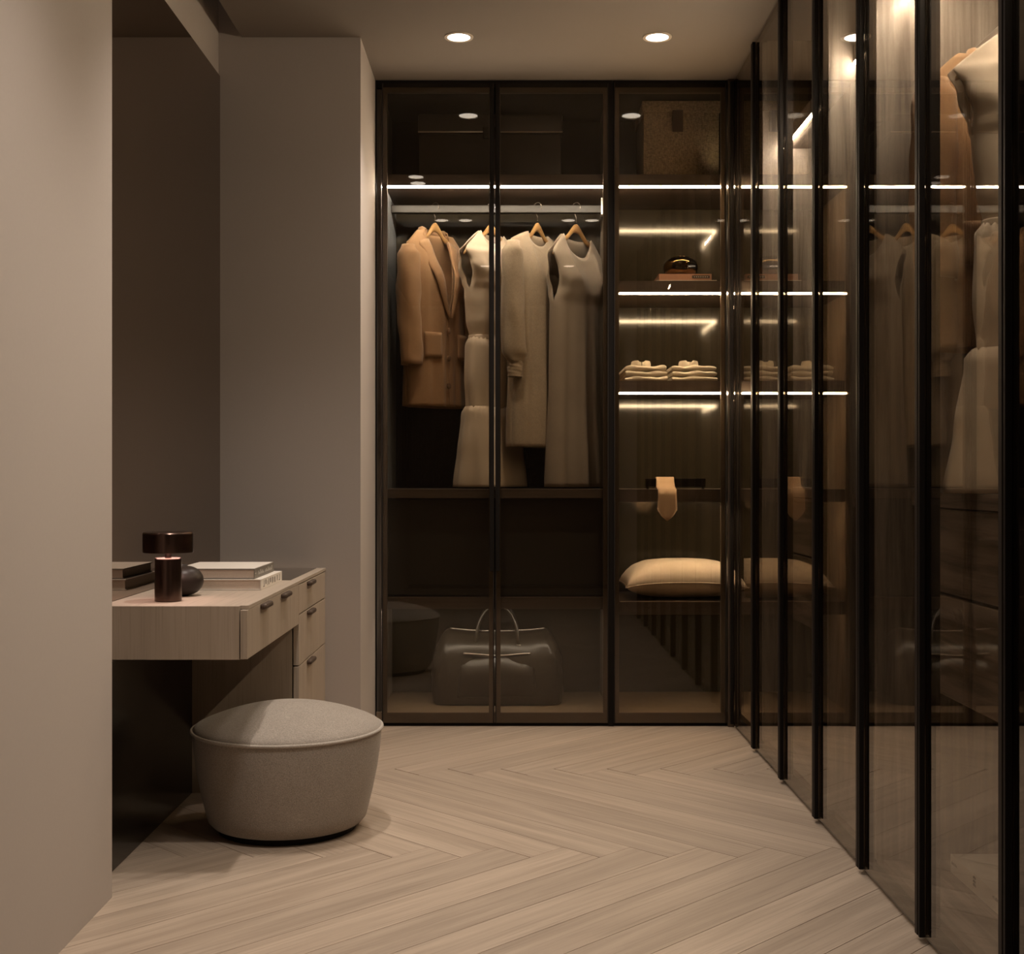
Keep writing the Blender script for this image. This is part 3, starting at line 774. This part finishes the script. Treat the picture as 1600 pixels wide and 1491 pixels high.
def camel_coat(loc, rotz, label, group):
    g = G('coat', label, loc, rotz, group)     # hem 0, neck .735
    hs = 0.190; hem = 0.0; zn = 0.735; zs = 0.675
    hw = [(.74, .190), (.66, .186), (.55, .178), (.40, .176), (.20, .182), (0, .188)]
    dp = [(.74, .012), (.66, .050), (.50, .075), (.2, .078), (0, .080)]
    vbot = 0.36
    def gap(z):
        if z <= vbot: return 0.0
        return 0.075*((z-vbot)/(zn-vbot))**0.85
    topf = neck_top(.075, zn, hs, zs, .0)
    mb = MB()
    mb.grid(sheet(-1, hw, dp, lambda u: topf(max(abs(u), .366)), hem, nu=30, fold=(.004, 5, .3), urange=(-1, 0), gap=gap))
    build(mb, 'front_panel', M_CAMEL, g, True, local=True, solid=0.004)
    mb = MB()
    mb.grid(sheet(-1, hw, dp, lambda u: topf(max(abs(u), .366)), hem, nu=30, fold=(.004, 5, 1.3), urange=(0, 1), gap=gap))
    o = build(mb, 'front_panel', M_CAMEL, g, True, local=True, solid=0.004); o.location.y += 0.0045
    build(MB().grid(sheet(+1, hw, dp, neck_top(.075, zn, hs, zs, .008), hem, fold=(.004, 4, .2))), 'back_panel', M_CAMEL, g, True, local=True, solid=0.004)
    # lapels: folded strips along the V opening, with a notch
    for sx in (-1, 1):
        rows = []
        for i in range(19):
            t = i/18; z = vbot+0.01+(0.705-vbot-0.01)*t
            g0 = gap(z); wl = 0.012+0.062*t**0.8
            if t > 0.80: wl -= 0.022*(1-abs(t-0.86)/0.07 if abs(t-0.86) < 0.07 else 0)
            if t > 0.93: wl -= 0.20*(t-0.93)
            d = lerp_tab(dp, z)*0.99
            y = -d*max(0, 1-(g0/0.2)**2.6)**.55-0.006 - (0.004 if sx < 0 else 0)
            row = []
            for k in range(6):
                q = k/5; x = g0-0.004+wl*q
                yy = -lerp_tab(dp, z)*max(0, 1-abs(x/0.2)**2.6)**.55 - 0.010 - 0.007*math.sin(PI*q)
                row.append((sx*x, yy*min(1, 0.2+(zn+0.03-z)*4), z-0.018*q*t))
            rows.append(row)
        build(MB().grid(rows), 'lapel', M_CAMEL, g, True, local=True, solid=0.004)
    rows = []                                   # collar standing round the back of the neck
    for i in range(25):
        a = PI*(-0.15+1.30*i/24); ring = []
        for q, (r, z) in enumerate(((.074, .700), (.070, .735), (.072, .757), (.084, .752), (.094, .722))):
            ring.append((r*math.cos(a), 0.012+0.48*r*math.sin(a), z-0.02*max(0, -math.sin(a))))
        rows.append(ring)
    build(MB().grid(rows), 'collar', M_CAMEL, g, True, local=True, solid=0.004)
    for sx in (-1, 1):
        pts = [(.172, .0, .666), (.184, -.006, .62), (.190, -.012, .50), (.196, -.022, .38), (.200, -.034, .26), (.202, -.042, .165)]
        build(sleeve_mesh(sx, pts, [.026, .047, .053, .051, .048, .046], 0.95, ph=sx), 'sleeve', M_CAMEL, g, True, local=True, solid=0.004)
        rows = []
        for j in range(7):
            z = .20+.105*j/6
            rows.append([(sx*(.055+.085*k/8), -lerp_tab(dp, z)*max(0, 1-((.055+.085*k/8)/lerp_tab(hw, z))**2.6)**.55-.009, z) for k in range(9)])
        build(MB().grid(rows), 'pocket', M_CAMEL, g, True, local=True, solid=0.007)
    for z in (.315, .20, .085):
        b = build(MB().lathe([(0, .004), (.010, .004), (.0125, .002), (.0125, -.002), (0, -.002)], 0, 0, 0, 20), 'button', M_CAMELD, g, True, local=True)
        b.rotation_euler = (PI/2, 0, 0); b.location = (-.012, -.090, z)
    return g
def knit_dress(loc, rotz, label, group):
    g = G('dress', label, loc, rotz, group)     # hem 0, neck .905
    hs = 0.195
    hw = [(.91, .195), (.82, .190), (.70, .165), (.5, .165), (0, .185)]
    dp = [(.91, .012), (.82, .050), (.6, .072), (0, .082)]
    mb = MB()
    mb.grid(sheet(-1, hw, dp, neck_top(.07, .905, hs, .855, .055), 0, fold=(.010, 4, .9)))
    mb.grid(sheet(+1, hw, dp, neck_top(.07, .905, hs, .855, .012), 0, fold=(.010, 4, .3)))
    build(mb, 'body', M_SAND, g, True, local=True, weld=0.0008, solid=0.003)
    for sx in (-1, 1):
        pts = [(.172, 0, .850), (.186, -.004, .80), (.194, -.008, .66), (.196, -.014, .52), (.196, -.020, .39), (.195, -.022, .345)]
        build(sleeve_mesh(sx, pts, [.026, .046, .050, .054, .055, .036], 0.85, wr=.0035, ph=sx*2), 'sleeve', M_SAND, g, True, local=True, solid=0.003)
        build(sleeve_mesh(sx, [(.195, -.022, .350), (.194, -.024, .285)], [.035, .033], 0.85, wr=.0012), 'cuff', M_SAND, g, True, local=True, solid=0.003)
    return g
def linen_dress(loc, rotz, label, group):
    g = G('dress', label, loc, rotz, group)     # hem 0, neck 1.06
    hs = 0.185
    hw = [(1.07, .185), (.97, .183), (.90, .160), (.83, .150), (.77, .160), (.5, .165), (0, .185)]
    dp = [(1.07, .012), (.98, .045), (.8, .072), (.4, .078), (0, .095)]
    ed = [(1.0, .004), (.95, .018), (.87, .026), (.81, .012), (.77, 0)]
    mb = MB()
    mb.grid(sheet(-1, hw, dp, neck_top(.095, 1.06, hs, .975, .095, .6), 0, fold=(.013, 3.5, .5), edge=ed))
    mb.grid(sheet(+1, hw, dp, neck_top(.095, 1.06, hs, .975, .020), 0, fold=(.013, 3.5, .1), edge=ed))
    build(mb, 'body', M_TAUPE, g, True, local=True, weld=0.0008, solid=0.0025)
    return g
YR = 5.308
A = math.radians(54)
GG = 'clothes hanging in the double back wardrobe'
HG = 'hangers in the double back wardrobe'
g = camel_coat((-0.325, YR, 1.298), A-0.06, 'camel wool coat with lapels hanging in the back wardrobe', GG); g.scale.x = 0.92
hanger((-0.325, YR, 2.0), A-0.06, 'wooden hanger under the camel coat in the back wardrobe', 2.080, 2.033, 1.973, .069, .176, HG)
cream_dress((-0.088, YR, 0.962), A, 'cream tiered dress hanging between camel coat and sand knit dress', GG)
hanger((-0.088, YR, 2.0), A, 'wooden hanger under the cream dress in the back wardrobe', 2.076, 2.037, 1.937, .075, .200, HG)
knit_dress((0.108, YR, 1.128), A, 'sand knit dress with puffed sleeves beside the long taupe dress', GG)
hanger((0.108, YR, 2.0), A, 'wooden hanger under the sand knit dress', 2.080, 2.033, 1.983, .07, .180, HG)
linen_dress((0.272, YR, 0.962), A-0.04, 'long sleeveless taupe dress at the right end of the back rail', GG)
hanger((0.272, YR, 2.0), A-0.04, 'wooden hanger under the long taupe dress', 2.074, 2.022, 1.937, .095, .180, HG)
RAIL_Z = 2.043
GG2 = 'clothes hanging in the near side wardrobe'
HG2 = 'hangers in the near side wardrobe'
g = cream_dress((1.141, 2.700, 0.968), 0.0, 'large cream dress hanging in the right foreground wardrobe', GG2); g.scale.z = 0.93
hanger((1.141, 2.700, 1.95), 0.0, 'wooden hanger under the foreground cream dress', 2.008, 1.968, 1.875, .075, .200, HG2)
g = camel_coat((1.158, 2.950, 1.300), 0.20, 'camel coat hanging behind the cream dress in the right wardrobe', GG2); g.scale.z = 0.94
hanger((1.158, 2.950, 1.95), 0.20, 'wooden hanger under the camel coat in the right wardrobe', 2.028, 1.991, 1.935, .075, .190, HG2)

# ------------------------------------------------------------------ leather bag in the double wardrobe
bx, by, bz = -0.062, 5.315, 0.0555
bag = thing('duffel_bag', 'olive brown leather duffel bag on the wardrobe floor', 'bag', (bx, by, bz))
rows = []
prof = [(0.0, .262, .118), (.008, .272, .128), (.05, .276, .132), (.12, .274, .130), (.19, .266, .122), (.24, .252, .104), (.275, .236, .078), (.295, .222, .048), (.305, .21, .022), (.307, .20, .004)]
for z, w, d in prof:
    ring = []
    for k in range(64):
        a = 2*PI*k/64; ca, sa = math.cos(a), math.sin(a)
        e = 0.42
        x = w*(abs(ca)**e)*(1 if ca >= 0 else -1); y = d*(abs(sa)**e)*(1 if sa >= 0 else -1)
        wr = 0.006*math.sin(9*a+z*40)*math.sin(z/.31*PI) + 0.004*math.sin(17*a-z*60)*math.sin(z/.31*PI)
        sag = -0.012*(1-(x/w)**2)*(z/.3)**3 if w else 0
        ring.append((bx+x*(1+wr/max(w, .1)), by+y+wr*(1 if y > 0 else -1), bz+z+sag))
    rows.append(ring)
mb = MB().grid(rows, wrap=True); mb.f.append(tuple(range(64))[::-1]); mb.f.append(tuple((len(prof)-1)*64+k for k in range(64)))
build(mb, 'body', M_BAG, bag, True)
build(MB().tube([(bx+x, by, bz+.307-0.012*(1-(x/.2)**2)) for x in [-.2+.02*i for i in range(21)]], .004, 8), 'zipper', M_CHROME, bag, True)
for sy in (-1, 1):
    hp = []
    for i in range(25):
        t = i/24; a = PI*t
        hp.append((bx-.088*math.cos(a)*(1 if 0 < t < 1 else 1.02), by+sy*(0.085-0.035*math.sin(a)), bz+.235+.175*(math.sin(a)**0.8 if math.sin(a) > 0 else 0)))
    h = build(MB().tube(hp, .0075, 10), 'handle', M_BAG, bag, True)
    for sx in (-1, 1):
        build(MB().box(bx+sx*.088-.012, bx+sx*.088+.012, by+sy*0.086-.004*sy-.012, by+sy*0.086-.004*sy+.012, bz+.222, bz+.250, .004), 'handle_tab', M_CHROME, h, True, auto=0.6)
rows = []                                        # front pocket with a flap fold
for i in range(17):
    t = i/16; z = bz+.035+.175*t; ring = []
    for k in range(25):
        q = -1+2*k/24; x = bx+q*(.165-.012*t)
        bul = (1-abs(q)**4)*(math.sin(PI*min(1, t*1.02))**.6)*0.024
        yf = by-(.131-.075*max(0, (t-.62))**1.3) + 0.004 - bul
        ring.append((x, yf, z+.01*math.cos(q*PI)*t-.01*t))
    rows.append(ring)
build(MB().grid(rows), 'front_pocket', M_BAG, bag, True, solid=0.004)
build(MB().tube([(bx-.14+.28*i/20, by-.118-.004*math.sin(PI*i/20), bz+.212-.004*math.cos((i/20-.5)*2*PI)) for i in range(21)], .0035, 8), 'pocket_zip', M_CHROME, bag, True)

# ------------------------------------------------------------------ boxes on the top shelves
tr = thing('leather_case', 'dark brown leather case on the top shelf of the double wardrobe', 'case', (-0.085, 5.33, 2.2285))
build(MB().box(-0.385, 0.205, 5.19, 5.50, 2.2288, 2.425, .008), 'body', M_TRUNK, tr, True, auto=0.6)
build(MB().box(-0.389, 0.209, 5.186, 5.504, 2.4255, 2.505, .008), 'lid', M_TRUNK, tr, True, auto=0.6)
build(MB().box(-0.389, 0.209, 5.183, 5.186, 2.4265, 2.433, .001), 'lid_edge', M_CHROME, tr)
build(MB().box(-0.12, -0.06, 5.181, 5.189, 2.40, 2.45, .002), 'clasp', M_PULL, tr)
sb = thing('storage_box', 'woven brown storage box with leather tag on the corner top shelf', 'box', (0.70, 5.33, 2.2285))
build(MB().box(0.545, 0.858, 5.20, 5.49, 2.2288, 2.515, .004), 'body', M_BOXF, sb, True, auto=0.6)
build(MB().box(0.539, 0.864, 5.194, 5.496, 2.5155, 2.562, .004), 'lid', M_BOXF, sb, True, auto=0.6)
build(MB().box(0.664, 0.708, 5.1905, 5.1935, 2.432, 2.522, .001), 'leather_tag', M_TAG, sb)

# ------------------------------------------------------------------ corner shelves: books, vase, shirts, scarf, pillow
zb = 1.7975
t, s = book('book', 'flat cream book under the terracotta book on the lit shelf', 0.590, 0.838, 5.13, 5.36, zb, zb+0.011, M_COVERW, M_PAPER, '-y')
t, s = book('book', 'terracotta book below the gold glass vase on the lit shelf', 0.602, 0.818, 5.14, 5.35, zb+0.0115, zb+0.038, M_TERRA, M_PAPER, '-y')
lb = build(MB().box(0.738, 0.810, 5.1388, 5.1402, zb+0.0195, zb+0.0315), 'spine_label', M_INK, s)
mk = MB()
# small dashes of pale print on the label
for i in range(7): mk.box(0.745+i*.0088, 0.750+i*.0088, 5.1380, 5.1387, zb+.0235, zb+.0275)
build(mk, 'lettering', M_INKL, t)['kind'] = 'stuff'
ox, oy, oz = 0.703, 5.235, zb+0.0382
orn = thing('glass_vase', 'squat gold tinted glass vase standing on the terracotta book', 'vase', (ox, oy, oz))
pr = [(0, 0)]
for i in range(1, 20):
    a = -PI/2+PI*i/20
    pr.append((.028+.045*math.cos(a)**.75, .040+.040*math.sin(a)))
pr += [(.040, .0815), (.036, .080), (.034, .070), (.030, .02), (0, .012)]
build(MB().lathe(pr, ox, oy, oz, 56), 'body', M_GOLD, orn, True)
build(MB().tube([(ox+.038*math.cos(2*PI*i/40), oy+.038*math.sin(2*PI*i/40), oz+.0815) for i in range(40)], .0022, 8, closed=True), 'rim', M_GOLD, orn, True)

def shirt(x0, x1, y0, y1, z0, h, label, seed, collar=False):
    t = thing('folded_shirt', label, 'shirt', ((x0+x1)/2, (y0+y1)/2, z0), 'folded ivory shirts on the lit shelf')
    rnd = random.Random(seed); ph = rnd.random()*6
    # folded cloth: rounded slab whose front edge shows two layers
    prof = []
    pts2 = [(.010, .06), (.03, 0.0), (.5, 0.0), (.97, 0.0), (1, .1), (1.0, .9), (.98, .96), (.5, .97), (.06, .97), (.02, .95), (-.008, .86), (-.020, .70), (-.024, .50), (-.020, .30), (-.006, .14)]
    rows = []; n = 24
    for i in range(n+1):
        u = i/n; x = x0+(x1-x0)*u
        shrink = 1-0.35*max(0, abs(u-.5)*2-.93)/.07
        ring = []
        for q, (a, b) in enumerate(pts2):
            wv = (.0026*math.sin(9*u+ph)+.0018*math.sin(17*u+2*ph))*(b if b > .3 else 0)
            y = y0+(y1-y0)*a+.002*math.sin(7*u+ph+b*3)
            z = z0+h*(.5+(b-.5)*shrink)+wv
            ring.append((x, y, max(z, z0)))
        rows.append(ring)
    mb = MB().grid(rows, wrap=True); m = len(pts2)
    mb.f.append(tuple(range(m))); mb.f.append(tuple(n*m+k for k in range(m)))
    build(mb, 'cloth', M_SHIRT, t, True, auto=1.0)
    if collar:
        cx = (x0+x1)/2-.012; cy = y0+.075
        for sx in (-1, 1):
            rows = []
            for i in range(15):
                a = PI*(-.5+.92*i/14); ring = []
                for r, z in ((.040, 0), (.041, .012), (.038, .024), (.033, .026), (.031, .012)):
                    ring.append((cx+sx*(.002+r*math.cos(a)*.95), cy+r*1.2*math.sin(a), z0+h-.002+z*(1 if i > 1 else .75)))
                rows.append(ring)
            build(MB().grid(rows, wrap=True), 'collar', M_SHIRT, t, True, auto=0.9)
    return t
zt3 = 1.3925
for si, (x0, x1, st) in enumerate(((0.461, 0.635, 'left'), (0.652, 0.838, 'right'))):
    for k, nm in enumerate(('bottom', 'middle', 'top')):
        shirt(x0+.003*(k % 2), x1-.002*k, 5.12+.003*k, 5.42, zt3+.0003+k*.0222, .0218,
              '%s folded ivory shirt of the %s stack on the lit shelf' % (nm, st), si*10+k, collar=(k == 2))

rk = thing('scarf_rail', 'black scarf rail above the middle corner shelf', 'rail', (0.67, 5.165, 0.955))
build(MB().box(0.548, 0.795, 5.150, 5.180, 0.962, 0.997, .002), 'bar', M_LACQ, rk)
for xx in (0.553, 0.780): build(MB().box(xx, xx+.010, 5.156, 5.174, 0.9535, 0.9615), 'foot', M_LACQ, rk)
rows = []                                        # scarf draped over the rail, pointed tail in front of the shelf
path = [(5.200, .958), (5.196, .985), (5.185, 1.0005), (5.165, 1.0025), (5.146, 1.0005), (5.139, .985), (5.130, .965), (5.100, .957), (5.0722, .952), (5.0700, .93), (5.0705, .90), (5.0705, .87), (5.0705, .845), (5.0705, .826)]
ww = [.036]*6+[.038]*3+[.037, .039, .040, .024, .002]
for i, ((y, z), w) in enumerate(zip(path, ww)):
    rows.append([(0.628+w*(-1+2*k/8), y-.0012*math.sin(k*1.6+i*.4), z) for k in range(9)])
tag(build(MB().grid(rows), 'scarf', M_SCARF, None, True, solid=.002), 'apricot silk scarf with pointed end draped over the black rail', 'scarf')

# pillow
def pillow(cx, cy, cz, w, d, h, label):
    rows = []; n = 40; m = 30
    t = thing('pillow', label, 'pillow', (cx, cy, cz))
    for side in (1, -1):
        rows = []
        for j in range(m+1):
            v = -1+2*j/m; row = []
            for i in range(n+1):
                u = -1+2*i/n
                pin = 1-.10*(1-abs(u)**2)*abs(v)**3*0; 
                x = u*w/2*(1-.075*(1-v*v)**.5*0 - .07*(1-abs(v)**1.5)*abs(u)**3*0)
                # edges bow inwards between the corners
                x = u*w/2*(1-.055*(1-v*v)*abs(u)**4); y = v*d/2*(1-.055*(1-u*u)*abs(v)**4)
                th = (max(0, 1-abs(u)**3.0)*max(0, 1-abs(v)**3.0))**.52
                wr = .006*math.sin(10*u+5*v)*abs(u)**2*(1-abs(u)) + .010*math.sin(22*v+3*u)*(1-abs(u))*abs(u)**4 + .014*math.sin(19*u)*(1-abs(v))*abs(v)**3 + .030*math.sin(24*(u*.5-abs(v)*1.2))*abs(u)**5*(1-abs(u)) + .012*math.sin(31*u+6*v*v)*abs(v)**4*(1-abs(v))
                z = side*(h/2*th) + (wr*th if side > 0 else wr*.5*th)
                if side < 0: z *= .82
                row.append((cx+x, cy+y, cz+h*.42+z-.020*abs(u)**3*(1-th)))
            rows.append(row)
        mb = MB().grid(rows) if side > 0 else mb.grid(rows)
    build(mb, 'cushion', M_PILLOW, t, True, weld=.0006)
    ed = []
    for i in range(n+1): ed.append((-1+2*i/n, -1))
    for i in range(1, n+1): ed.append((1, -1+2*i/n))
    for i in range(1, n+1): ed.append((1-2*i/n, 1))
    for i in range(1, n): ed.append((-1, 1-2*i/n))
    pts = [(cx+u*w/2*(1-.055*(1-v*v)*abs(u)**4), cy+v*d/2*(1-.055*(1-u*u)*abs(v)**4), cz+h*.42-.020*abs(u)**3) for u, v in ed]
    build(MB().tube(pts, .0022, 6, closed=True), 'seam', M_PILLOW, t, True)
    return t
pillow(0.712, 5.285, 0.4985, 0.50, 0.38, 0.175, 'plump beige velvet pillow on the lowest corner shelf')

# book lying on the floor panel of the near side wardrobe
t, s = book('book', 'large white book lying on the near side wardrobe floor', 1.052, 1.30, 2.69, 3.01, 0.0555, 0.0985, M_COVERB, M_PAPER, '-x')
mk = MB()
for yy, ln, zz in ((2.715, .030, .082), (2.845, .018, .088), (2.845, .018, .080), (2.845, .018, .072), (2.965, .034, .078)):
    k = 0
    while k*.006 < ln:
        mk.box(1.0512, 1.0519, yy+k*.006, yy+k*.006+.004, zz, zz+(.007 if k % 2 else .0055)); k += 1
build(mk, 'lettering', M_INK, s)['kind'] = 'stuff'
